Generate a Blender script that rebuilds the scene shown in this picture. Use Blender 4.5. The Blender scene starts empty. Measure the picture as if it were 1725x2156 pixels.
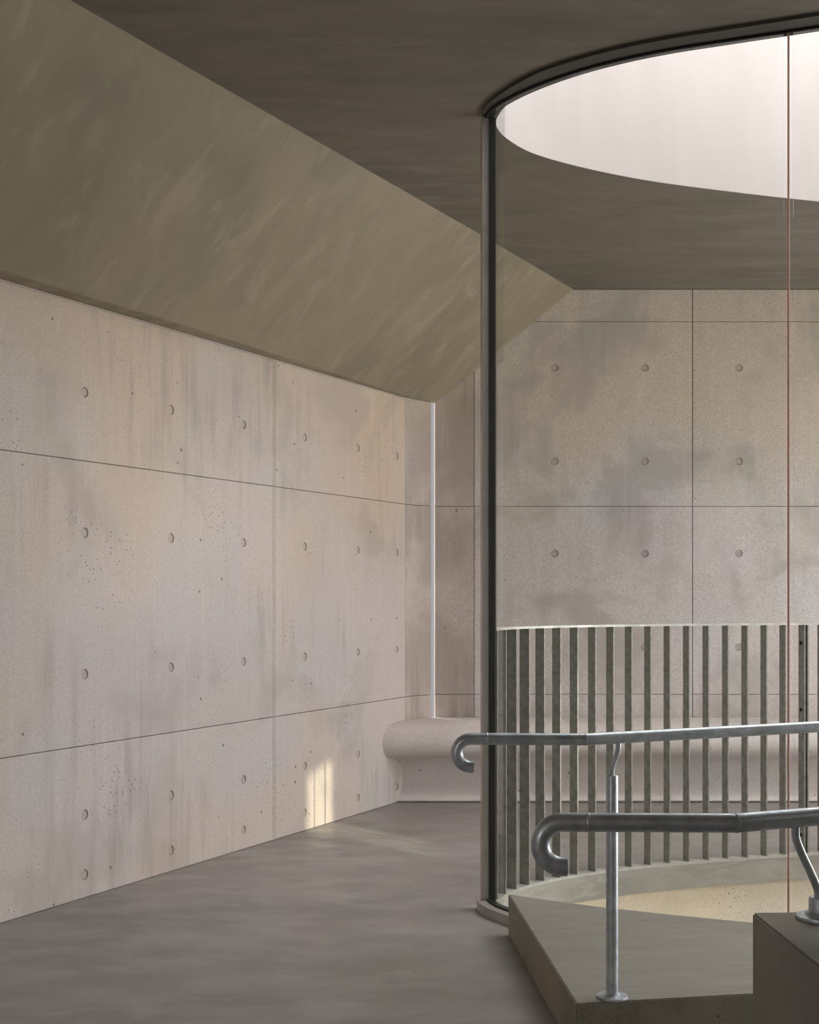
import bpy, bmesh, math, random
from mathutils import Vector
from mathutils.geometry import tessellate_polygon

random.seed(4)
S = bpy.context.scene
COL = S.collection
EYE = 1.29                      # eye height above the floor
F = 2787.0                      # focal length in pixels of the 1725 px wide frame

# ------------------------------------------------------------------ camera
cam_data = bpy.data.cameras.new('camera')
cam = bpy.data.objects.new('camera', cam_data)
COL.objects.link(cam)
cam.location = (0, 0, EYE)
cam.rotation_euler = (math.radians(90), 0, 0)
cam_data.sensor_fit = 'HORIZONTAL'
cam_data.sensor_width = 36.0
cam_data.lens = 36.0 * F / 1725.0
cam_data.shift_y = 174.0 / 1725.0
cam_data.clip_start = 0.05
S.camera = cam

# ------------------------------------------------------------------ world, sun, exposure
SKY = 8.4
world = bpy.data.worlds.new('world')
S.world = world
world.use_nodes = True
wn = world.node_tree.nodes
wl = world.node_tree.links
wn.clear()
wo = wn.new('ShaderNodeOutputWorld')
wb = wn.new('ShaderNodeBackground')
wb.inputs['Color'].default_value = (1.0, 0.975, 0.965, 1)
wb.inputs['Strength'].default_value = SKY
wl.new(wb.outputs[0], wo.inputs[0])

SUN_AZ = Vector((-0.67, 0.742, 0)).normalized()
SUN_EL = math.radians(18.0)
sun_data = bpy.data.lights.new('sun', 'SUN')
sun_data.energy = 2.8
sun_data.color = (1.0, 0.93, 0.70)
sun_data.angle = math.radians(0.55)
sun = bpy.data.objects.new('sun', sun_data)
COL.objects.link(sun)
sun_dir = Vector((SUN_AZ.x * math.cos(SUN_EL), SUN_AZ.y * math.cos(SUN_EL), -math.sin(SUN_EL)))
sun.rotation_euler = sun_dir.to_track_quat('-Z', 'Y').to_euler()
sun.location = (6, -2, 8)

S.view_settings.view_transform = 'Standard'
S.view_settings.look = 'None'
S.view_settings.exposure = 0.30
S.view_settings.gamma = 1.0
S.view_settings.use_curve_mapping = False
S.cycles.use_denoising = True
S.cycles.use_adaptive_sampling = True
S.cycles.adaptive_threshold = 0.10
S.cycles.max_bounces = 7
S.cycles.diffuse_bounces = 4
S.cycles.glossy_bounces = 3
S.cycles.transparent_max_bounces = 24
S.cycles.sample_clamp_indirect = 6.0

# portals: tell the renderer where the sky comes in (no light of their own)
def portal(name, loc, rot, sx, sy):
    d = bpy.data.lights.new(name, 'AREA')
    d.shape = 'RECTANGLE'
    d.size = sx
    d.size_y = sy
    d.cycles.is_portal = True
    o = bpy.data.objects.new(name, d)
    o.location = loc
    o.rotation_euler = rot
    COL.objects.link(o)

# ------------------------------------------------------------------ materials
def new_mat(name):
    m = bpy.data.materials.new(name)
    m.use_nodes = True
    nt = m.node_tree
    nt.nodes.clear()
    return m, nt.nodes, nt.links

def mixc(n, l, fac, a, b, blend='MIX'):
    mx = n.new('ShaderNodeMix')
    mx.data_type = 'RGBA'
    mx.blend_type = blend
    for sock, v in ((mx.inputs[0], fac), (mx.inputs[6], a), (mx.inputs[7], b)):
        if isinstance(v, (int, float)):
            sock.default_value = v
        elif isinstance(v, tuple):
            sock.default_value = (v[0], v[1], v[2], 1)
        else:
            l.new(v, sock)
    return mx.outputs[2]

def mathn(n, l, op, a, b=0.0, clamp=False):
    m = n.new('ShaderNodeMath')
    m.operation = op
    m.use_clamp = clamp
    for i, v in enumerate((a, b)):
        if isinstance(v, (int, float)):
            m.inputs[i].default_value = v
        else:
            l.new(v, m.inputs[i])
    return m.outputs[0]

def noise(n, l, vec, scale, detail=4.0, rough=0.55, stretch=(1, 1, 1), rot=(0, 0, 0), off=(0, 0, 0), dist=0.0):
    mp = n.new('ShaderNodeMapping')
    mp.inputs['Scale'].default_value = stretch
    mp.inputs['Rotation'].default_value = rot
    mp.inputs['Location'].default_value = off
    l.new(vec, mp.inputs['Vector'])
    t = n.new('ShaderNodeTexNoise')
    t.inputs['Scale'].default_value = scale
    t.inputs['Detail'].default_value = detail
    t.inputs['Roughness'].default_value = rough
    t.inputs['Distortion'].default_value = dist
    l.new(mp.outputs[0], t.inputs['Vector'])
    return t.outputs['Fac']

def ramp(n, l, v, lo, hi, a=0.0, b=1.0):
    r = n.new('ShaderNodeMapRange')
    r.interpolation_type = 'SMOOTHSTEP'
    r.inputs['From Min'].default_value = lo
    r.inputs['From Max'].default_value = hi
    r.inputs['To Min'].default_value = a
    r.inputs['To Max'].default_value = b
    l.new(v, r.inputs['Value'])
    return r.outputs[0]

def voro(n, l, vec, scale, rnd=1.0):
    t = n.new('ShaderNodeTexVoronoi')
    t.inputs['Scale'].default_value = scale
    t.inputs['Randomness'].default_value = rnd
    l.new(vec, t.inputs['Vector'])
    return t.outputs['Distance']

def concrete(name, base, warm, cool, dark, blotch=0.5, streak=0.35, pits=1.0, grain=0.25,
             bump=0.25, rough=0.85, vary=0.0, off=(0, 0, 0), bl_lo=0.50, bl_hi=0.66, big=0.9, tan=0.0, hole_scale=13):
    m, n, l = new_mat(name)
    out = n.new('ShaderNodeOutputMaterial')
    bs = n.new('ShaderNodeBsdfPrincipled')
    l.new(bs.outputs[0], out.inputs[0])
    tc = n.new('ShaderNodeTexCoord')
    v = tc.outputs['Object']
    c = mixc(n, l, ramp(n, l, noise(n, l, v, big, 1, 0.5, off=off), 0.38, 0.62), base, warm)
    c = mixc(n, l, ramp(n, l, noise(n, l, v, big * 1.3, 1, 0.5, off=(off[0] + 9, 4, 2)), 0.46, 0.68), c, cool)
    # tan tint rising with height: concrete staining plus warm bounced light put in colour
    sx = n.new('ShaderNodeSeparateXYZ')
    l.new(v, sx.inputs[0])
    hz = ramp(n, l, mathn(n, l, 'ADD', sx.outputs[2], mathn(n, l, 'MULTIPLY', noise(n, l, v, 1.2, 1, 0.6, off=(3, 3, 3)), 1.6)), 2.0, 3.6)
    c = mixc(n, l, mathn(n, l, 'MULTIPLY', hz, tan), c, (0.97, 0.90, 0.76), 'MULTIPLY')
    # cloudy blotches broken up by fine grain
    bl = ramp(n, l, noise(n, l, v, 1.5, 4, 0.62, off=(off[0] + 3, off[1] + 1, 7), dist=0.4), bl_lo, bl_hi)
    g = noise(n, l, v, 110, 2, 0.7)
    fine = ramp(n, l, g, 0.38, 0.62, 0.35, 1.0)
    c = mixc(n, l, mathn(n, l, 'MULTIPLY', mathn(n, l, 'MULTIPLY', bl, fine), blotch), c, dark)
    # vertical board and run marks
    st = ramp(n, l, noise(n, l, v, 13, 3, 0.6, stretch=(1, 1, 0.10), off=(1, 2, off[2])), 0.45, 0.72)
    stm = ramp(n, l, noise(n, l, v, 1.1, 1, 0.5, off=(5, off[1], 3)), 0.40, 0.65)
    c = mixc(n, l, mathn(n, l, 'MULTIPLY', mathn(n, l, 'MULTIPLY', st, stm), streak), c, dark)
    light = ramp(n, l, noise(n, l, v, 22, 2, 0.6, stretch=(1, 1, 0.06), off=(8, 2, 1)), 0.55, 0.75)
    c = mixc(n, l, mathn(n, l, 'MULTIPLY', light, streak * 0.35), c, (min(1, base[0] * 1.25), min(1, base[1] * 1.25), min(1, base[2] * 1.25)))
    # salt and pepper grain
    gm = n.new('ShaderNodeMapRange')
    gm.inputs['From Min'].default_value = 0.3
    gm.inputs['From Max'].default_value = 0.7
    gm.inputs['To Min'].default_value = 1.0 - grain
    gm.inputs['To Max'].default_value = 1.0 + grain
    l.new(g, gm.inputs['Value'])
    comb = n.new('ShaderNodeCombineColor')
    for i in range(3):
        l.new(gm.outputs[0], comb.inputs[i])
    c = mixc(n, l, 1.0, c, comb.outputs[0], 'MULTIPLY')
    # air bubbles
    dens = ramp(n, l, noise(n, l, v, 2.1, 2, 0.6, off=(2, 6, off[0])), 0.44, 0.70)
    rad = mathn(n, l, 'MULTIPLY', dens, 0.17)
    pit = mathn(n, l, 'LESS_THAN', voro(n, l, v, 42), rad)
    vt = n.new('ShaderNodeTexVoronoi')
    vt.inputs['Scale'].default_value = hole_scale
    l.new(v, vt.inputs['Vector'])
    sep = n.new('ShaderNodeSeparateColor')
    l.new(vt.outputs['Color'], sep.inputs[0])
    rad2 = mathn(n, l, 'MULTIPLY', ramp(n, l, sep.outputs[0], 0.55, 1.0), 0.105)
    pit2 = mathn(n, l, 'LESS_THAN', vt.outputs['Distance'], rad2)
    pp = mathn(n, l, 'MULTIPLY', mathn(n, l, 'MAXIMUM', pit, pit2), pits, clamp=True)
    c = mixc(n, l, mathn(n, l, 'MULTIPLY', pp, 0.72), c, (dark[0] * 0.28, dark[1] * 0.27, dark[2] * 0.26))
    if vary:
        oi = n.new('ShaderNodeObjectInfo')
        rv = n.new('ShaderNodeMapRange')
        rv.inputs['To Min'].default_value = 1 - vary
        rv.inputs['To Max'].default_value = 1 + vary
        l.new(oi.outputs['Random'], rv.inputs['Value'])
        cc = n.new('ShaderNodeCombineColor')
        for i in range(3):
            l.new(rv.outputs[0], cc.inputs[i])
        c = mixc(n, l, 1.0, c, cc.outputs[0], 'MULTIPLY')
    l.new(c, bs.inputs['Base Color'])
    bs.inputs['Roughness'].default_value = rough
    bs.inputs['Specular IOR Level'].default_value = 0.3
    h = noise(n, l, v, 60, 2, 0.6)
    bp = n.new('ShaderNodeBump')
    bp.inputs['Strength'].default_value = bump
    bp.inputs['Distance'].default_value = 0.004
    l.new(h, bp.inputs['Height'])
    l.new(bp.outputs[0], bs.inputs['Normal'])
    return m

def plaster(name, a, b, c3, rot, stretch, rough=0.6, amp=1.0, axis=None, dist=1.0):
    m, n, l = new_mat(name)
    out = n.new('ShaderNodeOutputMaterial')
    bs = n.new('ShaderNodeBsdfPrincipled')
    l.new(bs.outputs[0], out.inputs[0])
    tc = n.new('ShaderNodeTexCoord')
    v = tc.outputs['Object']
    if axis:
        e1 = Vector(axis[0]).normalized()
        e2 = Vector(axis[1]).normalized()
        e2 = (e2 - e1 * e1.dot(e2)).normalized()
        cmb = n.new('ShaderNodeCombineXYZ')
        for k, e in enumerate((e1, e2, e1.cross(e2))):
            dn = n.new('ShaderNodeVectorMath')
            dn.operation = 'DOT_PRODUCT'
            l.new(v, dn.inputs[0])
            dn.inputs[1].default_value = e
            l.new(dn.outputs['Value'], cmb.inputs[k])
        v = cmb.outputs[0]
    c = mixc(n, l, ramp(n, l, noise(n, l, v, 2.2, 4, 0.6, stretch, rot, dist=0.6 * dist), 0.40, 0.62), a, b)
    c = mixc(n, l, ramp(n, l, noise(n, l, v, 5.5, 3, 0.55, stretch, rot, (4, 1, 2), dist=0.9 * dist), 0.5, 0.70, 0, 0.6 * amp), c, c3)
    c = mixc(n, l, ramp(n, l, noise(n, l, v, 0.8, 2, 0.5), 0.35, 0.65, 0, 0.5), c, a)
    l.new(c, bs.inputs['Base Color'])
    rr = ramp(n, l, noise(n, l, v, 4, 2, 0.6, stretch, rot, (2, 8, 2)), 0.35, 0.65, rough - 0.1, rough + 0.12)
    l.new(rr, bs.inputs['Roughness'])
    bs.inputs['Specular IOR Level'].default_value = 0.35
    bp = n.new('ShaderNodeBump')
    bp.inputs['Strength'].default_value = 0.12
    bp.inputs['Distance'].default_value = 0.01
    l.new(noise(n, l, v, 6, 2, 0.6, stretch, rot, (3, 3, 3)), bp.inputs['Height'])
    l.new(bp.outputs[0], bs.inputs['Normal'])
    return m

def metal(name, a, b, rough=0.4, scale=30, metallic=1.0, stretch=(1, 1, 1), warm=None):
    m, n, l = new_mat(name)
    out = n.new('ShaderNodeOutputMaterial')
    bs = n.new('ShaderNodeBsdfPrincipled')
    l.new(bs.outputs[0], out.inputs[0])
    tc = n.new('ShaderNodeTexCoord')
    v = tc.outputs['Object']
    c = mixc(n, l, ramp(n, l, noise(n, l, v, scale, 5, 0.65, stretch), 0.35, 0.65), a, b)
    if warm:
        c = mixc(n, l, ramp(n, l, noise(n, l, v, scale * 0.35, 4, 0.7, stretch, off=(3, 3, 1)), 0.58, 0.72, 0, 0.55), c, warm)
    l.new(c, bs.inputs['Base Color'])
    bs.inputs['Metallic'].default_value = metallic
    l.new(ramp(n, l, noise(n, l, v, scale * 1.6, 4, 0.6, stretch), 0.3, 0.7, rough - 0.08, rough + 0.12), bs.inputs['Roughness'])
    bp = n.new('ShaderNodeBump')
    bp.inputs['Strength'].default_value = 0.10
    bp.inputs['Distance'].default_value = 0.002
    l.new(noise(n, l, v, scale * 4, 3, 0.6), bp.inputs['Height'])
    l.new(bp.outputs[0], bs.inputs['Normal'])
    return m

def plain(name, col, rough=0.6, metallic=0.0):
    m, n, l = new_mat(name)
    out = n.new('ShaderNodeOutputMaterial')
    bs = n.new('ShaderNodeBsdfPrincipled')
    l.new(bs.outputs[0], out.inputs[0])
    tc = n.new('ShaderNodeTexCoord')
    c = mixc(n, l, noise(n, l, tc.outputs['Object'], 25, 3), (col[0] * 0.9, col[1] * 0.9, col[2] * 0.9), col)
    l.new(c, bs.inputs['Base Color'])
    bs.inputs['Roughness'].default_value = rough
    bs.inputs['Metallic'].default_value = metallic
    return m

def glass_mat():
    m, n, l = new_mat('clear_glass')
    out = n.new('ShaderNodeOutputMaterial')
    tr = n.new('ShaderNodeBsdfTransparent')
    tr.inputs['Color'].default_value = (0.975, 0.985, 0.975, 1)
    gl = n.new('ShaderNodeBsdfGlossy')
    gl.inputs['Roughness'].default_value = 0.0
    fr = n.new('ShaderNodeFresnel')
    fr.inputs['IOR'].default_value = 1.15
    fm = mathn(n, l, 'MULTIPLY', fr.outputs[0], 0.35)
    mx = n.new('ShaderNodeMixShader')
    l.new(fm, mx.inputs[0])
    l.new(tr.outputs[0], mx.inputs[1])
    l.new(gl.outputs[0], mx.inputs[2])
    l.new(mx.outputs[0], out.inputs[0])
    return m

def sealant():
    m, n, l = new_mat('joint_sealant')
    out = n.new('ShaderNodeOutputMaterial')
    tr = n.new('ShaderNodeBsdfTranslucent')
    tr.inputs['Color'].default_value = (0.62, 0.47, 0.39, 1)
    df = n.new('ShaderNodeBsdfDiffuse')
    df.inputs['Color'].default_value = (0.5, 0.4, 0.34, 1)
    mx = n.new('ShaderNodeMixShader')
    mx.inputs[0].default_value = 0.5
    l.new(tr.outputs[0], mx.inputs[1])
    l.new(df.outputs[0], mx.inputs[2])
    l.new(mx.outputs[0], out.inputs[0])
    return m

def frosted_mat():
    m, n, l = new_mat('frosted_glass')
    out = n.new('ShaderNodeOutputMaterial')
    tr = n.new('ShaderNodeBsdfTranslucent')
    tr.inputs['Color'].default_value = (0.205, 0.203, 0.218, 1)
    l.new(tr.outputs[0], out.inputs[0])
    return m

M = {}
M['wall'] = concrete('board_marked_concrete', (0.60, 0.545, 0.51), (0.61, 0.535, 0.475), (0.575, 0.54, 0.52), (0.36, 0.325, 0.29),
                     blotch=0.50, streak=0.60, pits=1.0, grain=0.10, vary=0.03, tan=0.9)
M['wall_back'] = concrete('stained_concrete', (0.63, 0.60, 0.595), (0.63, 0.585, 0.56), (0.61, 0.605, 0.62), (0.35, 0.33, 0.31),
                          tan=1.0, blotch=0.68, streak=0.35, pits=0.45, grain=0.17, vary=0.03, off=(2, 5, 1), bl_lo=0.47, bl_hi=0.62)
M['corner'] = concrete('pitted_concrete', (0.60, 0.54, 0.49), (0.59, 0.52, 0.46), (0.56, 0.52, 0.49), (0.26, 0.235, 0.21),
                       tan=0.7, blotch=0.6, streak=0.5, pits=1.0, grain=0.17, off=(4, 2, 6), bl_lo=0.40, bl_hi=0.58)
M['bench'] = concrete('smooth_bench_concrete', (0.73, 0.68, 0.655), (0.73, 0.665, 0.625), (0.70, 0.67, 0.655), (0.36, 0.33, 0.31),
                      blotch=0.3, streak=0.1, pits=1.0, grain=0.10, off=(1, 1, 9))
M['block'] = concrete('pitted_block_concrete', (0.33, 0.295, 0.235), (0.33, 0.28, 0.205), (0.29, 0.275, 0.235), (0.16, 0.145, 0.12),
                      blotch=0.5, streak=0.1, pits=1.0, grain=0.08, off=(6, 1, 2), rough=0.7, hole_scale=24)
M['step_side'] = concrete('pitted_step_concrete', (0.29, 0.265, 0.21), (0.29, 0.255, 0.19), (0.25, 0.24, 0.20), (0.13, 0.12, 0.095),
                     blotch=0.7, streak=0.2, pits=1.0, grain=0.08, off=(6, 4, 2), rough=0.7, hole_scale=24)
M['well'] = concrete('pale_well_concrete', (0.84, 0.77, 0.64), (0.85, 0.77, 0.62), (0.80, 0.75, 0.65), (0.44, 0.39, 0.31),
                     blotch=0.3, streak=0.2, pits=0.9, grain=0.10, off=(2, 1, 2))
M['curb'] = plaster('brushed_curb_concrete', (0.37, 0.365, 0.325), (0.28, 0.275, 0.245), (0.45, 0.44, 0.395), (0, 0.25, 0.35), (1, 1, 4), 0.6)
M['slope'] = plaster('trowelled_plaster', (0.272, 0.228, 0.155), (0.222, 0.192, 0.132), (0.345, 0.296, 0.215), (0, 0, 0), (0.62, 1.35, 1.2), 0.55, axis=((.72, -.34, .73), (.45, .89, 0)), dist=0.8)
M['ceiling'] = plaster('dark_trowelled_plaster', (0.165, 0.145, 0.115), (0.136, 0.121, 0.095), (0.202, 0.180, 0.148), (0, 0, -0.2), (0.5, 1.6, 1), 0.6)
M['floor'] = plaster('polished_floor_concrete', (0.285, 0.262, 0.245), (0.245, 0.23, 0.21), (0.33, 0.31, 0.30), (0, 0, 0.1), (0.6, 1.0, 1), 0.42)
M['landing'] = plaster('smooth_step_concrete', (0.28, 0.262, 0.228), (0.25, 0.238, 0.21), (0.31, 0.285, 0.25), (0, 0, 0), (0.7, 2.6, 1), 0.5)
M['drum'] = plaster('white_shaft_plaster', (0.312, 0.288, 0.281), (0.300, 0.276, 0.269), (0.325, 0.301, 0.293), (0, 0, 0), (1.6, 1.6, 0.35), 0.8, 0.5)
M['joint'] = plain('joint_mortar', (0.30, 0.265, 0.225), 0.95)  # mortar tone of the backing behind the panel joints
M['plug'] = concrete('plug_mortar', (0.52, 0.46, 0.40), (0.50, 0.44, 0.38), (0.48, 0.44, 0.41), (0.3, 0.27, 0.24), blotch=0.2, streak=0, pits=0.2, grain=0.1)
M['galv'] = metal('galvanised_tube', (0.54, 0.59, 0.63), (0.40, 0.445, 0.485), 0.40, 26, 0.65, warm=(0.42, 0.37, 0.33))
M['galv_fin'] = metal('galvanised_flat_bar', (0.34, 0.345, 0.32), (0.25, 0.25, 0.235), 0.55, 22, 0.6)
M['galv_light'] = metal('galvanised_rail_bar', (0.52, 0.52, 0.48), (0.42, 0.42, 0.39), 0.5, 22, 0.6)
M['alu'] = metal('anodised_aluminium', (0.46, 0.43, 0.40), (0.42, 0.39, 0.365), 0.45, 6, 0.5)
M['head'] = plain('dark_frame', (0.055, 0.052, 0.042), 0.6)  # even dark tone of the head frame
M['black'] = plain('black_gasket', (0.006, 0.006, 0.005), 0.95)
M['seal'] = sealant()
M['glass'] = glass_mat()
M['frosted'] = frosted_mat()

# ------------------------------------------------------------------ helpers
def obj(name, bm, mat, parent=None, smooth=False, label=None):
    me = bpy.data.meshes.new(name)
    bm.normal_update()
    bm.to_mesh(me)
    bm.free()
    if isinstance(mat, (list, tuple)):
        for q in mat:
            me.materials.append(q)
    else:
        me.materials.append(mat)
    if smooth:
        for p in me.polygons:
            p.use_smooth = True
        if hasattr(me, 'set_sharp_from_angle'):
            me.set_sharp_from_angle(angle=math.radians(35))
    o = bpy.data.objects.new(name, me)
    COL.objects.link(o)
    if parent is not None:
        o.parent = parent
        o.location = -Vector(parent['base'])
    if label:
        o['label'] = label
    return o

def sub(o, parent):
    """parent an already built world-space mesh below a part that already sits in its thing"""
    o.parent = parent
    o.location = (0, 0, 0)
    return o

def thing(name, label, cat, loc):
    o = bpy.data.objects.new(name, None)
    o.empty_display_size = 0.1
    COL.objects.link(o)
    o.location = loc
    o['base'] = tuple(loc)
    o['label'] = label
    o['category'] = cat
    return o

def struct(name, bm, mat, label, cat, smooth=False):
    o = obj(name, bm, mat, None, smooth)
    o['kind'] = 'structure'
    o['label'] = label
    o['category'] = cat
    o['base'] = (0, 0, 0)
    return o

def quad(bm, a, b, c, d):
    return bm.faces.new([bm.verts.new(p) for p in (a, b, c, d)])

def box(bm, x0, x1, y0, y1, z0, z1):
    r = bmesh.ops.create_cube(bm, size=1.0)
    for v in r['verts']:
        v.co = Vector((x0 + (v.co.x + .5) * (x1 - x0), y0 + (v.co.y + .5) * (y1 - y0), z0 + (v.co.z + .5) * (z1 - z0)))
    return r

def prism(bm, pts, z0, z1, holes=()):
    """vertical prism over a plan polygon with holes"""
    loops = [list(pts)] + [list(h) for h in holes]
    tri = tessellate_polygon([[Vector((p[0], p[1], 0)) for p in lp] for lp in loops])
    flat = [p for lp in loops for p in lp]
    bot = [bm.verts.new((p[0], p[1], z0)) for p in flat]
    top = [bm.verts.new((p[0], p[1], z1)) for p in flat]
    for t in tri:
        try:
            bm.faces.new([top[i] for i in t])
            bm.faces.new([bot[i] for i in reversed(t)])
        except ValueError:
            pass
    k = 0
    for lp in loops:
        n = len(lp)
        for i in range(n):
            j = (i + 1) % n
            bm.faces.new([bot[k + i], bot[k + j], top[k + j], top[k + i]])
        k += n
    bmesh.ops.recalc_face_normals(bm, faces=bm.faces[:])

def catmull(pts, step=0.03, closed=False):
    P = [Vector(p).to_3d() if len(p) == 2 else Vector(p) for p in pts]
    n = len(P)
    out = []
    rng = range(n) if closed else range(n - 1)
    for i in rng:
        if closed:
            p0, p1, p2, p3 = P[(i - 1) % n], P[i], P[(i + 1) % n], P[(i + 2) % n]
        else:
            p1, p2 = P[i], P[i + 1]
            p0 = P[i - 1] if i > 0 else p1 * 2 - p2
            p3 = P[i + 2] if i + 2 < n else p2 * 2 - p1
        # centripetal parametrisation keeps the bends clean
        t0 = 0.0
        t1 = t0 + max((p1 - p0).length, 1e-6) ** .5
        t2 = t1 + max((p2 - p1).length, 1e-6) ** .5
        t3 = t2 + max((p3 - p2).length, 1e-6) ** .5
        k = max(1, int((p2 - p1).length / step + .5))
        for q in range(k):
            t = t1 + (t2 - t1) * q / k
            a1 = p0 * ((t1 - t) / (t1 - t0)) + p1 * ((t - t0) / (t1 - t0))
            a2 = p1 * ((t2 - t) / (t2 - t1)) + p2 * ((t - t1) / (t2 - t1))
            a3 = p2 * ((t3 - t) / (t3 - t2)) + p3 * ((t - t2) / (t3 - t2))
            b1 = a1 * ((t2 - t) / (t2 - t0)) + a2 * ((t - t0) / (t2 - t0))
            b2 = a2 * ((t3 - t) / (t3 - t1)) + a3 * ((t - t1) / (t3 - t1))
            out.append(b1 * ((t2 - t) / (t2 - t1)) + b2 * ((t - t1) / (t2 - t1)))
    if not closed:
        out.append(P[-1])
    return out

def resample(pts, step):
    """points and unit tangents at even arc length"""
    L = [0.0]
    for a, b in zip(pts, pts[1:]):
        L.append(L[-1] + (b - a).length)
    n = int(L[-1] / step)
    res = []
    k = 0
    for i in range(n + 1):
        s = i * step
        while k < len(L) - 2 and L[k + 1] < s:
            k += 1
        t = (s - L[k]) / max(L[k + 1] - L[k], 1e-9)
        tan = pts[min(k + 2, len(pts) - 1)] - pts[max(k - 1, 0)]
        res.append((pts[k].lerp(pts[k + 1], t), tan.normalized()))
    return res

def offset_path(pts, d):
    """d > 0 moves to the right of travel"""
    out = []
    n = len(pts)
    for i, p in enumerate(pts):
        t = (pts[min(i + 1, n - 1)] - pts[max(i - 1, 0)])
        t.z = 0
        t.normalize()
        out.append(p + Vector((t.y, -t.x, 0)) * d)
    return out

def ribbon(bm, pts, d0, d1, z0, z1):
    """solid bar of rectangular section swept along a plan path; d is the offset to the right of travel"""
    a, b = offset_path(pts, d0), offset_path(pts, d1)
    rows = []
    for p, q in zip(a, b):
        rows.append([bm.verts.new((p.x, p.y, z0)), bm.verts.new((q.x, q.y, z0)), bm.verts.new((q.x, q.y, z1)), bm.verts.new((p.x, p.y, z1))])
    for r, s in zip(rows, rows[1:]):
        for i in range(4):
            j = (i + 1) % 4
            bm.faces.new([r[i], r[j], s[j], s[i]])
    bm.faces.new(rows[0])
    bm.faces.new(list(reversed(rows[-1])))
    bmesh.ops.recalc_face_normals(bm, faces=bm.faces[:])

def tube(bm, pts, r, seg=24, cap=True, r_in=None):
    P = [Vector(p) for p in pts]
    n = len(P)
    T = []
    for i in range(n):
        T.append((P[min(i + 1, n - 1)] - P[max(i - 1, 0)]).normalized())
    ref = Vector((0, 1, 0)) if abs(T[0].y) < 0.9 else Vector((0, 0, 1))
    nrm = (ref - T[0] * ref.dot(T[0])).normalized()
    rings = []
    rad = r if isinstance(r, (list, tuple)) else [r] * n
    for i in range(n):
        nrm = (nrm - T[i] * nrm.dot(T[i])).normalized()
        bi = T[i].cross(nrm)
        rings.append([bm.verts.new(P[i] + (nrm * math.cos(2 * math.pi * k / seg) + bi * math.sin(2 * math.pi * k / seg)) * rad[i]) for k in range(seg)])
    for a, b in zip(rings, rings[1:]):
        for k in range(seg):
            j = (k + 1) % seg
            bm.faces.new([a[k], a[j], b[j], b[k]])
    if cap:
        bm.faces.new(list(reversed(rings[0])))
        bm.faces.new(rings[-1])
    bmesh.ops.recalc_face_normals(bm, faces=bm.faces[:])

def lathe(bm, prof, cx, cy, seg=40):
    """prof: (radius, z) from bottom axis to top axis"""
    rings = []
    for r, z in prof:
        if r < 1e-6:
            rings.append([bm.verts.new((cx, cy, z))])
        else:
            rings.append([bm.verts.new((cx + r * math.cos(2 * math.pi * k / seg), cy + r * math.sin(2 * math.pi * k / seg), z)) for k in range(seg)])
    for a, b in zip(rings, rings[1:]):
        for k in range(seg):
            j = (k + 1) % seg
            if len(a) == 1:
                bm.faces.new([a[0], b[k], b[j]])
            elif len(b) == 1:
                bm.faces.new([a[k], b[0], a[j]])
            else:
                bm.faces.new([a[k], b[k], b[j], a[j]])
    bmesh.ops.recalc_face_normals(bm, faces=bm.faces[:])

def xy(px, Y):
    return (px - 862.0) * Y / F

# ------------------------------------------------------------------ plan curves (metres, x right, y away from the eye)
H_CEIL = 3.258
H_SOFFIT = 2.526
BACK_Y = 8.53
RIGHT_X = 5.2
FRONT_Y = -2.6
def left_x(y):
    return -1.605 + 0.5041 * (y - 5.19)
A_X, A_Y = left_x(8.317), 8.317

# glass line, from its free end (left) round to the right
G_PTS = [(.327, 5.425), (.337, 5.36), (.360, 5.295), (.390, 5.24), (.435, 5.17), (.493, 5.095), (.57, 5.012), (.667, 4.925),
         (.80, 4.832), (.95, 4.752), (1.106, 4.688), (1.304, 4.610), (1.45, 4.553), (1.75, 4.45), (2.1, 4.35), (2.5, 4.27), (2.9, 4.25)]
# far half of the floor opening, left to right
FAR_PTS = [(.352, 5.455), (.373, 5.565), (.419, 5.668), (.477, 5.768), (.539, 5.849), (.612, 5.923), (.694, 5.994), (.776, 6.055), (.864, 6.112),
           (1.055, 6.222), (1.349, 6.345), (1.747, 6.475), (1.958, 6.54), (2.4, 6.65), (3.0, 6.70), (3.6, 6.55), (4.0, 6.1), (4.1, 5.5)]
CLOSE_PTS = [(3.9, 4.85), (3.5, 4.45)]
glass_line = catmull(G_PTS, 0.03)
far_line = catmull(FAR_PTS, 0.03)
inner = [(x + .035, y + .035) for x, y in G_PTS[1:]]
opening = catmull([(.345, 5.40)] + FAR_PTS + CLOSE_PTS + inner[::-1], 0.05, closed=True)
CEIL_FAR = [(.376, 5.377), (.361, 5.463), (.360, 5.507), (.363, 5.549), (.383, 5.63), (.42, 5.713), (.506, 5.852), (.612, 5.962), (.85, 6.135),
            (1.147, 6.30), (1.55, 6.46), (2.053, 6.629), (2.6, 6.76), (3.1, 6.78), (3.7, 6.62), (4.1, 6.15), (4.2, 5.5), (4.0, 4.8), (3.5, 4.38)]
ceil_open = catmull(CEIL_FAR + [(x + .03, y + .03) for x, y in G_PTS[:1:-1]], 0.05, closed=True)
ceil_xy = [(p.x, p.y) for p in ceil_open]
open_xy = [(p.x, p.y) for p in opening]

room = [(left_x(FRONT_Y) - .1, FRONT_Y - .1), (RIGHT_X + .1, FRONT_Y - .1), (RIGHT_X + .1, BACK_Y + .25), (-.6, BACK_Y + .25), (left_x(8.0) - .3, 8.0)]

# ------------------------------------------------------------------ floor, ceiling, stairwell, light shaft
bm = bmesh.new()
prism(bm, room, -0.105, 0.0, [open_xy])
floor = struct('floor', bm, M['floor'], 'grey brown polished concrete floor around the egg shaped stairwell opening', 'floor')

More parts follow.
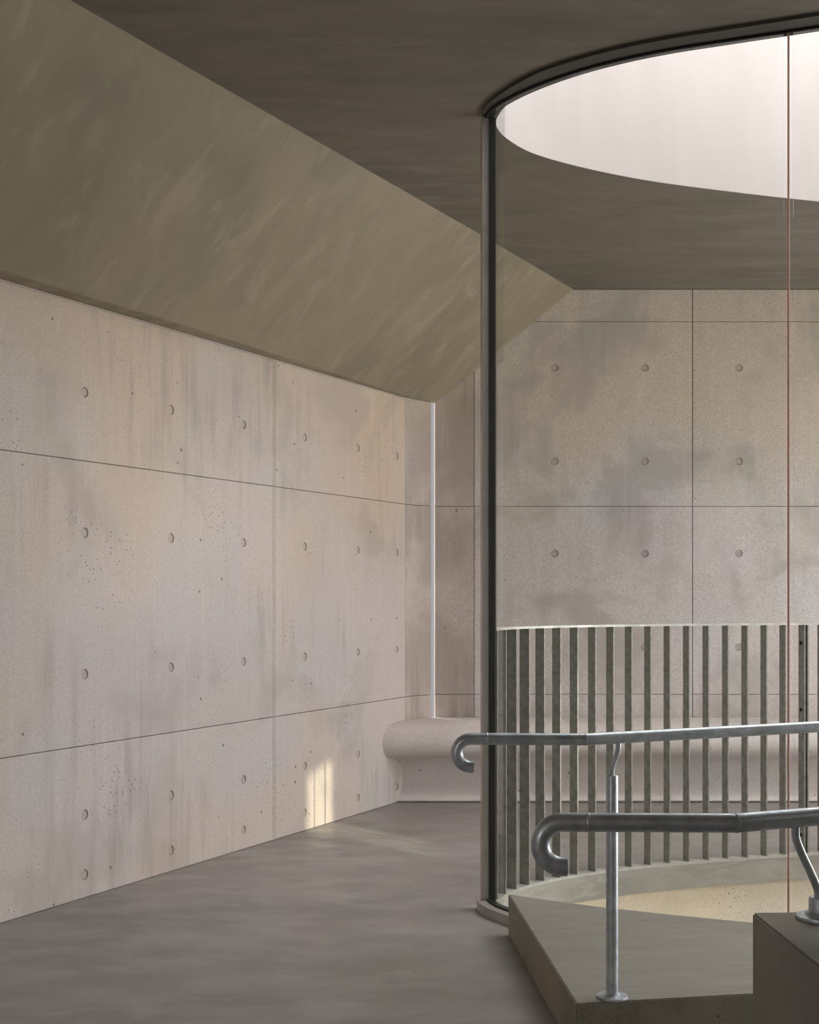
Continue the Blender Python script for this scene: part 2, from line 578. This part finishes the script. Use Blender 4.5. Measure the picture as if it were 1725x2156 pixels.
# edge beam round the opening
bm = bmesh.new()
ribbon(bm, catmull([(.345, 5.42)] + FAR_PTS, 0.03), -0.045, 0.010, -0.115, 0.001)
struct('trim_1', bm, M['curb'], 'grey brushed concrete edge band curving under the balustrade bars', 'edge band', smooth=True)

# stairwell wall and its foot
bm = bmesh.new()
low = [Vector(((p.x - 2.2) * 1.012 + 2.2, (p.y - 5.45) * 1.02 + 5.45, 0)) for p in opening]
seg_a = [(bm.verts.new((p.x, p.y, -2.9)), bm.verts.new((p.x, p.y, -0.10))) for p in low]
for i in range(len(low)):
    j = (i + 1) % len(low)
    bm.faces.new([seg_a[i][0], seg_a[j][0], seg_a[j][1], seg_a[i][1]])
well = struct('wall_stairwell', bm, M['well'], 'cream coloured pitted concrete wall curving down inside the stairwell', 'wall', smooth=True)
bm = bmesh.new()
prism(bm, [(p.x, p.y) for p in low], -2.95, -2.9)
struct('floor_lower', bm, M['landing'], 'concrete floor at the bottom of the stairwell', 'floor')

# ceiling with egg-shaped opening
bm = bmesh.new()
prism(bm, room, H_CEIL, H_CEIL + 0.0015, [ceil_xy])
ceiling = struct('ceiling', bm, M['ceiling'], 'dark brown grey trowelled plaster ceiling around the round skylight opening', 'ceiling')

# light shaft above the opening
bm = bmesh.new()
H_SH = 1.15
nn = len(ceil_open)
va = [bm.verts.new((p.x, p.y, H_CEIL)) for p in ceil_open]
def rim_z(p):
    t = min(1.0, max(0.0, (5.45 - p.y) / 0.5))
    return H_CEIL + H_SH + 0.95 * t * t * (3 - 2 * t)  # near rim raised out of view to keep sun off the far side
vb = [bm.verts.new((p.x, p.y, rim_z(p))) for p in ceil_open]
for i in range(nn):
    j = (i + 1) % nn
    bm.faces.new([va[i], va[j], vb[j], vb[i]])
struct('wall_skylight', bm, M['drum'], 'bright white plastered wall of the skylight shaft above the ceiling', 'wall', smooth=True)
portal('sky_portal_top', (2.3, 5.5, H_CEIL + H_SH + .96), (0, 0, 0), 5.2, 4.0)

# sloping plaster soffit between ceiling and left wall
def lip_x(y):
    pts = ((-3.0, -5.50), (5.058, -1.565), (6.137, -1.017), (6.82, -.697), (8.25, -.0296), (8.53, .162), (9.0, .45))
    for (y0, x0), (y1, x1) in zip(pts, pts[1:]):
        if y <= y1:
            return x0 + (x1 - x0) * (y - y0) / (y1 - y0)
def ridge_x(y):
    return 0.472 + 0.512 * (y - 7.39) if y > 7.39 else 0.472 + 0.53 * (y - 7.39)
bm = bmesh.new()
ys = [FRONT_Y, 0, 2, 3.5, 4.5, 5.058, 6.137, 6.82, 7.39, 8.0, 8.3, BACK_Y + .0]
prev = None
for y in ys:
    lx = lip_x(y)
    wx = left_x(y) if y < 8.3 else A_X - .012 + (y - 8.3) * 0.80
    rx = ridge_x(y)
    row = [bm.verts.new((wx - .05, y, H_CEIL)), bm.verts.new((wx - .012, y, H_SOFFIT)), bm.verts.new((lx, y, H_SOFFIT)),
           bm.verts.new((lx + .010, y, H_SOFFIT + .003)),
           bm.verts.new((rx - .035, y, H_CEIL - .030)), bm.verts.new((rx, y, H_CEIL + .001))]
    if prev:
        for i in range(5):
            bm.faces.new([prev[i], prev[i + 1], row[i + 1], row[i]])
    prev = row
bmesh.ops.recalc_face_normals(bm, faces=bm.faces[:])
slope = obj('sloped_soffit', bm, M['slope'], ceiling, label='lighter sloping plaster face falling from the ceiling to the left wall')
# fine metal bead where soffit meets wall
bm = bmesh.new()
bead = [Vector((left_x(y) + .006, y, 0)) for y in (FRONT_Y, 2, 5, 8.25)] + [Vector((.03, 8.375, 0)), Vector((.10, 8.46, 0))]
ribbon(bm, bead, -0.004, 0.003, H_SOFFIT - .007, H_SOFFIT - .001)
obj('edge_bead', bm, M['plug'], ceiling, label='thin grey metal bead along the soffit edge')

# ------------------------------------------------------------------ concrete walls built of formwork panels
GAP = 0.0014
GAP_U = 0.0024
def flat_panel(parent, mat, o, du, dn, u0, u1, v0, v1, holes, depth=0.02, rr=0.0225):
    """one cast panel: o origin, du unit along wall, dn unit out of wall towards the room; holes list of (u,v)"""
    e = 0.0018
    def P(u, v, w):
        return o + du * u + Vector((0, 0, v)) + dn * w
    bm = bmesh.new()
    a0, a1, b0, b1 = u0 + GAP_U, u1 - GAP_U, v0 + GAP, v1 - GAP
    outer = [(a0 + e, b0 + e), (a1 - e, b0 + e), (a1 - e, b1 - e), (a0 + e, b1 - e)]
    loops = [outer]
    SEG = 20
    for hu, hv in holes:
        loops.append([(hu + rr * math.cos(2 * math.pi * k / SEG), hv + rr * math.sin(2 * math.pi * k / SEG)) for k in range(SEG)])
    flat = [p for lp in loops for p in lp]
    tri = tessellate_polygon([[Vector((p[0], p[1], 0)) for p in lp] for lp in loops])
    fv = [bm.verts.new(P(p[0], p[1], 0)) for p in flat]
    for t in tri:
        bm.faces.new([fv[i] for i in t])
    rim = [bm.verts.new(P(u, v, -e)) for u, v in ((a0, b0), (a1, b0), (a1, b1), (a0, b1))]
    back = [bm.verts.new(P(u, v, -depth)) for u, v in ((a0, b0), (a1, b0), (a1, b1), (a0, b1))]
    for i in range(4):
        j = (i + 1) % 4
        bm.faces.new([fv[i], fv[j], rim[j], rim[i]])
        bm.faces.new([rim[i], rim[j], back[j], back[i]])
    k = 4
    for hu, hv in holes:
        inner_v = [bm.verts.new(P(hu + rr * .93 * math.cos(2 * math.pi * q / SEG), hv + rr * .93 * math.sin(2 * math.pi * q / SEG), -0.011)) for q in range(SEG)]
        for q in range(SEG):
            r = (q + 1) % SEG
            bm.faces.new([fv[k + q], fv[k + r], inner_v[r], inner_v[q]])
        k += SEG
    bmesh.ops.recalc_face_normals(bm, faces=bm.faces[:])
    pan = obj('panel', bm, mat, parent)
    for hu, hv in holes:
        bm = bmesh.new()
        prof = ((0.0, -0.0040), (rr * .83, -0.0040), (rr * .90, -0.0055), (rr * .92, -0.0105))
        cen = bm.verts.new(P(hu, hv, prof[0][1]))
        ringp = None
        for r0, w in prof[1:]:
            ring = [bm.verts.new(P(hu + r0 * math.cos(2 * math.pi * q / SEG), hv + r0 * math.sin(2 * math.pi * q / SEG), w)) for q in range(SEG)]
            for q in range(SEG):
                j = (q + 1) % SEG
                if ringp is None:
                    bm.faces.new([cen, ring[q], ring[j]])
                else:
                    bm.faces.new([ringp[q], ring[q], ring[j], ringp[j]])
            ringp = ring
        bmesh.ops.recalc_face_normals(bm, faces=bm.faces[:])
        me_o = obj('tie_hole_plug', bm, M['plug'], parent)
        sub(me_o, pan)
    return pan

ROWS = [0.0, 0.647, 1.859, 3.05, H_CEIL]
# --- left wall
ldir = Vector((0.5041, 1, 0)).normalized()
lnorm = Vector((ldir.y, -ldir.x, 0))
lo = Vector((left_x(0), 0, 0))
def lu(px):          # distance along the left wall of the point seen at picture column px (panel joints, tie holes)
    y = 11776.0 / (2267.0 - px)
    return y / ldir.y
bm = bmesh.new()
u_end = lu(852)
u_start = (FRONT_Y) / ldir.y
def lp(u, z, w):
    return lo + ldir * u + Vector((0, 0, z)) + lnorm * w
quad(bm, lp(u_start, 0, -.018), lp(u_end, 0, -.018), lp(u_end, H_CEIL, -.018), lp(u_start, H_CEIL, -.018))
quad(bm, lp(u_start, 0, -.25), lp(u_start, H_CEIL, -.25), lp(u_end, H_CEIL, -.25), lp(u_end, 0, -.25))
wall_left = struct('wall_left', bm, M['joint'], 'long pale concrete wall cast in large panels with rows of round tie holes', 'wall')
u577 = lu(577)
UW = lu(852) - u577
tie_cols = [lu(c) for c in (176, 358, 511, 640, 752, 834)]
sp = tie_cols[1] - tie_cols[0]
tie_cols += [tie_cols[0] - sp * k for k in range(1, 8)]
edges = [u577 + UW, u577, u577 - 2.4, u577 - 4.8, u577 - 7.2, u577 - 9.6]
trow = [0.098, 0.353, 0.951, 1.553, 2.151]
for e1, e0 in zip(edges, edges[1:]):
    for r0, r1 in ((0.0, .647), (.647, 1.859), (1.859, H_SOFFIT + .04)):
        if e1 < u_start:
            continue
        hs = [(u, z) for u in tie_cols for z in trow if e0 + .04 < u < e1 - .02 and r0 < z < r1]
        flat_panel(wall_left, M['wall'], lo, ldir, lnorm, e0, e1, r0, r1, hs)
# thin raised flange beside the main vertical joint
bm = bmesh.new()
for z0, z1 in ((0.0, .645), (.649, 1.857), (1.861, H_SOFFIT)):
    a = [lp(u577 - .020, z0, .0004), lp(u577 - .0165, z0, .003), lp(u577 - .006, z0, .003), lp(u577 - .003, z0, .0004)]
    b = [Vector((p.x, p.y, z1)) for p in a]
    va = [bm.verts.new(p) for p in a]
    vb = [bm.verts.new(p) for p in b]
    for i in range(3):
        bm.faces.new([va[i], va[i + 1], vb[i + 1], vb[i]])
obj('cast_ridge', bm, M['wall'], wall_left)

# --- back wall
bdir = Vector((1, 0, 0))
bnorm = Vector((0, -1, 0))
bo = Vector((0, BACK_Y, 0))
bm = bmesh.new()
quad(bm, (.416, BACK_Y + .018, 0), (RIGHT_X, BACK_Y + .018, 0), (RIGHT_X, BACK_Y + .018, H_CEIL), (.416, BACK_Y + .018, H_CEIL))
quad(bm, (.416, BACK_Y + .25, 0), (.416, BACK_Y + .25, H_CEIL), (RIGHT_X, BACK_Y + .25, H_CEIL), (RIGHT_X, BACK_Y + .25, 0))
wall_back = struct('wall_back', bm, M['joint'], 'far stained concrete wall behind the curved bench and balustrade', 'wall')
bx = [.416, 1.824, 3.02, 4.22, RIGHT_X]
bt = [.937, 1.518, 2.124, 2.72, 3.32, 3.92, 4.52, 5.05]
for e0, e1 in zip(bx, bx[1:]):
    for r0, r1 in zip(ROWS, ROWS[1:]):
        hs = [(u, z) for u in bt for z in (.353, .951, 1.555, 2.150, 2.752) if e0 < u < e1 and r0 < z < r1]
        flat_panel(wall_back, M['wall_back'], bo, bdir, bnorm, e0, e1, r0, r1, hs, rr=0.024)

# --- rounded corner with the light slot
corner_a = catmull([(A_X + .0022, A_Y + .0040), (.055, 8.435), (.1395, 8.510)], 0.02)
corner_b = catmull([(.1650, 8.522), (.26, 8.532), (.416, 8.532)], 0.03)
bm = bmesh.new()
ribbon(bm, corner_a, -0.06, -0.018, 0, H_CEIL)
ribbon(bm, corner_b, -0.06, -0.018, 0, H_CEIL)
wall_corner = struct('wall_corner', bm, M['joint'], 'rounded rough concrete corner split by a thin bright vertical slot', 'wall')
for path in (corner_a, corner_b):
    for r0, r1 in zip(ROWS, ROWS[1:]):
        bm = bmesh.new()
        ribbon(bm, path, -0.020, 0.0, r0 + GAP, r1 - GAP)
        bmesh.ops.bevel(bm, geom=[e for e in bm.edges if e.calc_face_angle(0) > 1.0], offset=0.0015, segments=1, affect='EDGES')
        obj('panel', bm, M['corner'], wall_corner, smooth=True)
# reveals of the slot and its pane
bm = bmesh.new()
box(bm, .118, .136, 8.571, 8.583, 0.45, H_SOFFIT + .06)
box(bm, .172, .190, 8.584, 8.596, 0.45, H_SOFFIT + .06)
win = struct('window_1', bm, M['alu'], 'thin tall glowing slot window in the corner above the bench', 'window')
bm = bmesh.new()
box(bm, .128, .180, 8.597, 8.603, 0.45, H_SOFFIT + .06)
obj('pane', bm, M['frosted'], win, label='narrow frosted glass pane letting daylight through')

# --- walls outside the picture: right side with openings added for light, and the wall behind the camera
FILL_WIN_Z = (0.10, 1.62)  # long side opening, added out of view to light the left wall
FILL_WIN_Y = (3.4, 8.42)
SLOT_Y = (0.76, 1.26)  # unseen slot added to shape the sun streak on wall and floor
SLOT_Z = (2.46, 3.14)
bm = bmesh.new()
X0, X1 = RIGHT_X, RIGHT_X + .12
box(bm, X0, X1, FRONT_Y, SLOT_Y[0], 0, H_CEIL)
box(bm, X0, X1, SLOT_Y[0], SLOT_Y[1], 0, SLOT_Z[0])
box(bm, X0, X1, SLOT_Y[0], SLOT_Y[1], SLOT_Z[1], H_CEIL)
box(bm, X0, X1, SLOT_Y[1], FILL_WIN_Y[0], 0, H_CEIL)
box(bm, X0, X1, FILL_WIN_Y[1], BACK_Y + .2, 0, H_CEIL)
box(bm, X0, X1, FILL_WIN_Y[0], FILL_WIN_Y[1], 0, FILL_WIN_Z[0])
box(bm, X0, X1, FILL_WIN_Y[0], FILL_WIN_Y[1], FILL_WIN_Z[1], H_CEIL)
struct('wall_right', bm, M['drum'], 'wall out of frame on the right, with a long opening added for light', 'wall')
bm = bmesh.new()
box(bm, X1, X1 + 8.0, 1.45, 1.70, -.1, 6.5)  # added unseen, only to keep the sun out of the side opening
struct('wall_sun_block', bm, M['drum'], 'added unseen wall blocking the sun from the side opening', 'wall')
bm = bmesh.new()
FW = (-4.3, -2.7, 1.5, 2.4)  # opening added behind the camera to brighten the rails and bench
box(bm, left_x(FRONT_Y) - .3, FW[0], FRONT_Y - .2, FRONT_Y, 0, H_CEIL)
box(bm, FW[1], RIGHT_X + .2, FRONT_Y - .2, FRONT_Y, 0, H_CEIL)
box(bm, FW[0], FW[1], FRONT_Y - .2, FRONT_Y, 0, FW[2])
box(bm, FW[0], FW[1], FRONT_Y - .2, FRONT_Y, FW[3], H_CEIL)
struct('wall_front', bm, M['wall'], 'concrete wall behind the viewpoint, with an opening added for light', 'wall')
portal('sky_portal_front', ((FW[0] + FW[1]) / 2, FRONT_Y - .21, (FW[2] + FW[3]) / 2), (math.radians(90), 0, 0), FW[1] - FW[0], FW[3] - FW[2])
portal('sky_portal_side', (X1 + .01, (FILL_WIN_Y[0] + FILL_WIN_Y[1]) / 2, (FILL_WIN_Z[0] + FILL_WIN_Z[1]) / 2), (0, math.radians(90), 0), FILL_WIN_Z[1] - FILL_WIN_Z[0], FILL_WIN_Y[1] - FILL_WIN_Y[0])
bm = bmesh.new()
for k in range(5):  # bars of the added side opening
    gy = FILL_WIN_Y[0] + .02 + (FILL_WIN_Y[1] - FILL_WIN_Y[0] - .04) / 4 * k
    box(bm, RIGHT_X + .04, RIGHT_X + .08, gy - .02, gy + .02, FILL_WIN_Z[0], FILL_WIN_Z[1])
struct('added_window', bm, M['alu'], 'mullions of the added side opening, out of frame on the right', 'window')

# ------------------------------------------------------------------ concrete bench along the back wall
prof = [(8.525, .500), (8.317, .500), (8.20, .499), (8.144, .492), (8.10, .474), (8.066, .443), (8.050, .40), (8.050, .37), (8.060, .335), (8.085, .308),
        (8.122, .291), (8.17, .284), (8.212, .278), (8.25, .256), (8.275, .228), (8.295, .19), (8.303, .15), (8.299, .114), (8.288, .085), (8.27, .0615),
        (8.245, .038), (8.215, .018), (8.215, .009), (8.24, .008), (8.24, 0.0), (8.525, 0.0)]
bm = bmesh.new()
xs_list = [None, 0.35, 1.0, 2.0, 3.0, 4.0, RIGHT_X - .001]
rows = []
for xs in xs_list:
    row = []
    for (yy, zz) in prof:
        if xs is None:
            xx = left_x(yy) + .001
            if yy > A_Y:
                xx = A_X + (yy - A_Y) * .84 + .004
        else:
            xx = xs
        row.append(bm.verts.new((xx, yy, zz)))
    rows.append(row)
npf = len(prof)
for a, b in zip(rows, rows[1:]):
    for i in range(npf):
        j = (i + 1) % npf
        bm.faces.new([a[i], a[j], b[j], b[i]])
bm.faces.new(rows[0])
bm.faces.new(list(reversed(rows[-1])))
bmesh.ops.recalc_face_normals(bm, faces=bm.faces[:])
bench = obj('concrete_bench', bm, M['bench'], None, smooth=True)
bench['label'] = 'long beige concrete bench with rounded nose and curved undercut along the far wall'
bench['category'] = 'bench'

# ------------------------------------------------------------------ glass screen
GS = Vector((1.296, 4.61, 0))
gs = thing('glass_screen', 'tall curved glass screen with black edged metal frame around the stairwell', 'glass screen', (1.296, 4.61, 0))
def upto(pts, xmax):
    return [p for p in pts if p.x <= xmax]
def frm(pts, xmin):
    return [p for p in pts if p.x >= xmin]
visible_g = glass_line
# inside of the curve is on the left of travel here: negative offsets lie inside
FR_OUT = 0.052
bm = bmesh.new()
pi, po = offset_path(visible_g, 0.020), offset_path(visible_g, 0.098)
rows = []
run = 0.0
for k, (p, q) in enumerate(zip(pi, po)):
    if k:
        run += (visible_g[k] - visible_g[k - 1]).length
    q = p.lerp(q, min(1.0, 0.14 + run / 0.55))
    rows.append([bm.verts.new((p.x, p.y, H_CEIL - .012)), bm.verts.new((q.x, q.y, H_CEIL - .012)), bm.verts.new((q.x, q.y, H_CEIL - .001)), bm.verts.new((p.x, p.y, H_CEIL - .001))])
for r, t in zip(rows, rows[1:]):
    for i in range(4):
        j = (i + 1) % 4
        bm.faces.new([r[i], r[j], t[j], t[i]])
bm.faces.new(rows[0])
bm.faces.new(list(reversed(rows[-1])))
bmesh.ops.recalc_face_normals(bm, faces=bm.faces[:])
obj('head_frame', bm, M['head'], gs, smooth=True)
bm = bmesh.new()
ribbon(bm, visible_g, -0.014, 0.0195, H_CEIL - .019, H_CEIL - .001)
obj('head_gasket', bm, M['black'], gs, smooth=True, label='black gasket under the head frame')
low_g = glass_line
bm = bmesh.new()
ribbon(bm, low_g, 0.014, FR_OUT, 0.0, 0.040)
obj('base_frame', bm, M['alu'], gs, smooth=True)
bm = bmesh.new()
ribbon(bm, low_g, -0.016, 0.013, 0.001, 0.046)
obj('base_gasket', bm, M['black'], gs, smooth=True, label='black gasket along the foot of the glass')
joint_x = 1.310
for k, pts in enumerate((upto(glass_line, joint_x - .004), frm(glass_line, joint_x + .004))):
    bm = bmesh.new()
    ribbon(bm, pts, -0.010, 0.010, 0.047, H_CEIL - .0195)
    obj('glass_pane', bm, M['glass'], gs, smooth=True)
# end post
e0 = glass_line[0]
te = (glass_line[1] - glass_line[0]).normalized()
back = e0 - te * 0.03
bm = bmesh.new()
ribbon(bm, [e0 - te * 0.022, e0 + te * 0.010], 0.004, 0.031, 0.0, H_CEIL - .0125)
ribbon(bm, [e0 - te * 0.030, e0 - te * 0.022], -0.006, 0.031, 0.0, H_CEIL - .0125)
post = obj('end_post', bm, M['alu'], gs)
bm = bmesh.new()
ribbon(bm, [e0 - te * 0.0215, e0 + te * 0.020], -0.024, 0.0035, 0.002, H_CEIL - .0195)
obj('post_gasket', bm, M['black'], gs, label='black gasket down the free edge of the glass')
bm = bmesh.new()
ja = upto(glass_line, joint_x - .004)[-1]
jb = frm(glass_line, joint_x + .004)[0]
jt = (jb - ja).normalized()
jm = (ja + jb) / 2
ribbon(bm, [jm - jt * .0028, jm + jt * .0028], -0.010, 0.0105, 0.05, H_CEIL - .0195)
obj('joint_seal', bm, M['seal'], gs, label='thin brown sealant joint between the two glass panes')

# ------------------------------------------------------------------ balustrade of upright flat bars
bal = thing('balustrade', 'curved balustrade of closely spaced galvanised flat bars around the far side of the stairwell', 'balustrade', (1.3, 6.3, 0))
BT = 1.150
step = 0.1072
pts_bal = resample(far_line, step)
arc = resample(far_line, 0.02)
def part_path(s0, s1):
    out = []
    for i in range(int(s0 / .02), int(s1 / .02) + 1):
        if i < len(arc):
            out.append(arc[i][0])
    return out
L_tot = step * (len(pts_bal) - 1)
JOINT = 19
s_joint = JOINT * step + .012
# outside of the curve is to the left of travel (travel = left to right along the far side)
for (s0, s1) in ((0.05, s_joint - .004), (s_joint + .010, L_tot)):
    p = part_path(s0, s1)
    bm = bmesh.new()
    ribbon(bm, p, -0.054, 0.003, BT - .010, BT)
    obj('top_rail', bm, M['galv_light'], bal, smooth=True)
    bm = bmesh.new()
    ribbon(bm, p, -0.054, 0.003, 0.001, 0.011)
    obj('bottom_rail', bm, M['galv_light'], bal, smooth=True)

def fin_mesh():
    bm = bmesh.new()
    # local: x along curve, y outward, thickness 8 mm, 52 mm deep
    box(bm, -0.004, 0.004, 0.0, 0.052, 0.011, BT - .010)
    bmesh.ops.bevel(bm, geom=[e for e in bm.edges if abs(e.verts[0].co.z - e.verts[1].co.z) > .5], offset=0.0012, segments=1, affect='EDGES')
    me = bpy.data.meshes.new('bar')
    bm.to_mesh(me)
    bm.free()
    me.materials.append(M['galv_fin'])
    return me
fin_me = fin_mesh()
def place_fin(p, t):
    o = bpy.data.objects.new('bar', fin_me)
    COL.objects.link(o)
    o.parent = bal
    o.location = (p.x - 1.3, p.y - 6.3, 0)
    o.rotation_euler = (0, 0, math.atan2(t.y, t.x))
    return o
bolt_bm = None
def bolt_mesh():
    bm = bmesh.new()
    bmesh.ops.create_cone(bm, cap_ends=True, segments=6, radius1=.0085, radius2=.0085, depth=.006)
    me = bpy.data.meshes.new('bolt')
    bm.to_mesh(me)
    bm.free()
    me.materials.append(M['black'])
    return me
bolt_me = bolt_mesh()
def add_bolt(p, t, z):
    o = bpy.data.objects.new('bolt', bolt_me)
    COL.objects.link(o)
    o.parent = bal
    nrm = Vector((-t.y, t.x, 0))
    q = p + nrm * .026 - t * .006
    o.location = (q.x - 1.3, q.y - 6.3, z)
    o.rotation_euler = Vector((-t.x, -t.y, 0)).to_track_quat('Z', 'Y').to_euler()
for i, (p, t) in enumerate(pts_bal):
    if i == 0:
        continue
    place_fin(p, t)
    if i == JOINT:
        for z in (1.05, .72, .10):
            add_bolt(p, t, z)
        q = p + t * 0.019
        place_fin(q, t)

# ------------------------------------------------------------------ raised concrete step in front of the glass
step_top = [(.375, 5.02), (.464, 3.674), (2.35, 4.01), (2.35, 4.22), (2.05, 4.285), (1.72, 4.39), (1.42, 4.493), (1.26, 4.552), (1.07, 4.635),
            (.90, 4.71), (.794, 4.765), (.716, 4.800), (.58, 4.880), (.489, 4.938), (.4155, 4.989)]
bm = bmesh.new()
prism(bm, step_top, 0.0, 0.155)
bmesh.ops.bevel(bm, geom=[e for e in bm.edges if e.calc_face_angle(0) > .6], offset=0.003, segments=2, affect='EDGES')
bm.normal_update()
for f in bm.faces:
    f.material_index = 0 if f.normal.z > 0.5 else 1
o = obj('concrete_step', bm, [M['landing'], M['step_side']], None)
o['label'] = 'low wedge shaped concrete step with smooth top in front of the glass'
o['category'] = 'step'

# parapet block, lower right
bm = bmesh.new()
prism(bm, [(.640, 2.470), (.6905, 1.20), (1.70, 1.20), (1.70, 2.58), (.80, 2.478)], 0.0, 0.697)
bmesh.ops.bevel(bm, geom=[e for e in bm.edges if e.calc_face_angle(0) > .6], offset=0.0035, segments=2, affect='EDGES')
o = obj('parapet_block', bm, M['block'], None, smooth=True)
o['label'] = 'waist high pitted brown concrete block carrying the nearer handrail foot'
o['category'] = 'parapet'

# ------------------------------------------------------------------ handrails
R_T = 0.01685
def rail_path(cx, cy, z, bend, end):
    r = 0.039
    pts = [Vector((cx + .008, cy, z - 2 * r))]
    for k in range(0, 19):
        a = -math.pi / 2 - math.pi * k / 18
        pts.append(Vector((cx + r * math.cos(a), cy, z - r + r * math.sin(a))))
    b = Vector(bend)
    e = Vector(end)
    d1 = (b - pts[-1]).normalized()
    d2 = (e - b).normalized()
    pts += [pts[-1].lerp(b, .33), pts[-1].lerp(b, .66), b - d1 * .012, b - d1 * .004 + d2 * 0.001, b + d2 * .006, b + d2 * .014]
    pts += [b.lerp(e, t) for t in (.15, .35, .6, .8, 1.0)]
    return pts

def weld(parent, p, d):
    bm = bmesh.new()
    p, d = Vector(p), Vector(d).normalized()
    tube(bm, [p - d * .0028, p - d * .0015, p + d * .0015, p + d * .0028], [R_T, R_T + .0007, R_T + .0007, R_T], 28, cap=False)
    obj('weld_bead', bm, M['galv'], parent, smooth=True)

def hollow_tube(bm, pts, r, ri, seg=28):
    tube(bm, pts, r, seg, cap=False)
    P = [Vector(p) for p in pts]
    # open mouth at the hook end: rim and a short bore
    t = (P[1] - P[0]).normalized()
    u = Vector((0, 1, 0))
    w = t.cross(u).normalized()
    prev = None
    for rad, dep in ((r, 0), (ri, 0), (ri, .007)):
        ring = [bm.verts.new(P[0] + t * dep + (u * math.cos(2 * math.pi * k / seg) + w * math.sin(2 * math.pi * k / seg)) * rad) for k in range(seg)]
        if prev:
            for k in range(seg):
                j = (k + 1) % seg
                bm.faces.new([prev[k], prev[j], ring[j], ring[k]])
        prev = ring
    bm.faces.new(prev)
    bmesh.ops.remove_doubles(bm, verts=bm.verts[:], dist=1e-5)
    bmesh.ops.recalc_face_normals(bm, faces=bm.faces[:])

# farther handrail, on the step
h1 = thing('handrail', 'farther galvanised tube handrail with hooked end on a tall post standing on the step', 'handrail', (.571, 3.73, .155))
bm = bmesh.new()
hollow_tube(bm, rail_path(.171, 3.69, .8880, (.490, 3.69, .8865), (1.98, 4.18, .9105)), R_T, .0135)
obj('rail_tube', bm, M['galv'], h1, smooth=True)
bm = bmesh.new()
lathe(bm, [(0, .161), (R_T, .161), (R_T, .776), (R_T * .93, .781), (R_T * .5, .7835), (0, .784)], .571, 3.73, 28)
obj('post', bm, M['galv'], h1, smooth=True)
bm = bmesh.new()
lathe(bm, [(0, .1551), (.0438, .1551), (.0442, .158), (.0435, .1615), (.024, .163), (.0205, .166), (.0172, .170), (0, .170)], .571, 3.73, 40)
obj('base_plate', bm, M['galv'], h1, smooth=True, label='round welded base plate')
bm = bmesh.new()
tube(bm, catmull([(.570, 3.73, .778), (.571, 3.729, .797), (.5765, 3.727, .820), (.5835, 3.724, .840), (.587, 3.722, .856), (.5875, 3.7215, .878)], .006), .0074, 16)
obj('bracket_rod', bm, M['galv'], h1, smooth=True, label='thin bent rod joining post and tube')

weld(h1, (.490, 3.69, .8865), (1, .15, 0))
weld(h1, (.2155, 3.69, .8879), (1, 0, 0))

# nearer handrail, on the parapet block
h2 = thing('handrail', 'nearer galvanised tube handrail with hooked end, held by a bent rod on the block', 'handrail', (.752, 2.42, .697))
bm = bmesh.new()
hollow_tube(bm, rail_path(.2692, 2.33, .8895, (.575, 2.33, .8880), (1.50, 2.655, .902)), R_T, .0135)
obj('rail_tube', bm, M['galv'], h2, smooth=True)
def w2(px, py, Y):
    return (xy(px, Y), Y, EYE - (py - 1252) * Y / F)
bm = bmesh.new()
tube(bm, catmull([w2(1675, 1740, 2.375), w2(1675.5, 1762, 2.376), w2(1681.5, 1781, 2.38), w2(1691, 1803, 2.39), w2(1706.5, 1836, 2.405),
                  w2(1717, 1860, 2.415), w2(1722, 1875, 2.42), w2(1724, 1892, 2.42)], .006), .0074, 16)
obj('bracket_rod', bm, M['galv'], h2, smooth=True, label='thin bent rod joining foot and tube')
bm = bmesh.new()
lathe(bm, [(0, .7085), (.0215, .7085), (.0215, .734), (.0195, .7375), (.010, .7385), (0, .7385)], .752, 2.42, 32)
obj('collar', bm, M['galv'], h2, smooth=True)
bm = bmesh.new()
lathe(bm, [(0, .6971), (.0438, .6971), (.0442, .700), (.0435, .7035), (.029, .705), (.0275, .7085), (.0235, .711), (0, .711)], .752, 2.42, 40)
obj('base_plate', bm, M['galv'], h2, smooth=True, label='round welded base plate')
weld(h2, (.575, 2.33, .8880), (1, .17, 0))
weld(h2, (.3135, 2.33, .8893), (1, 0, 0))
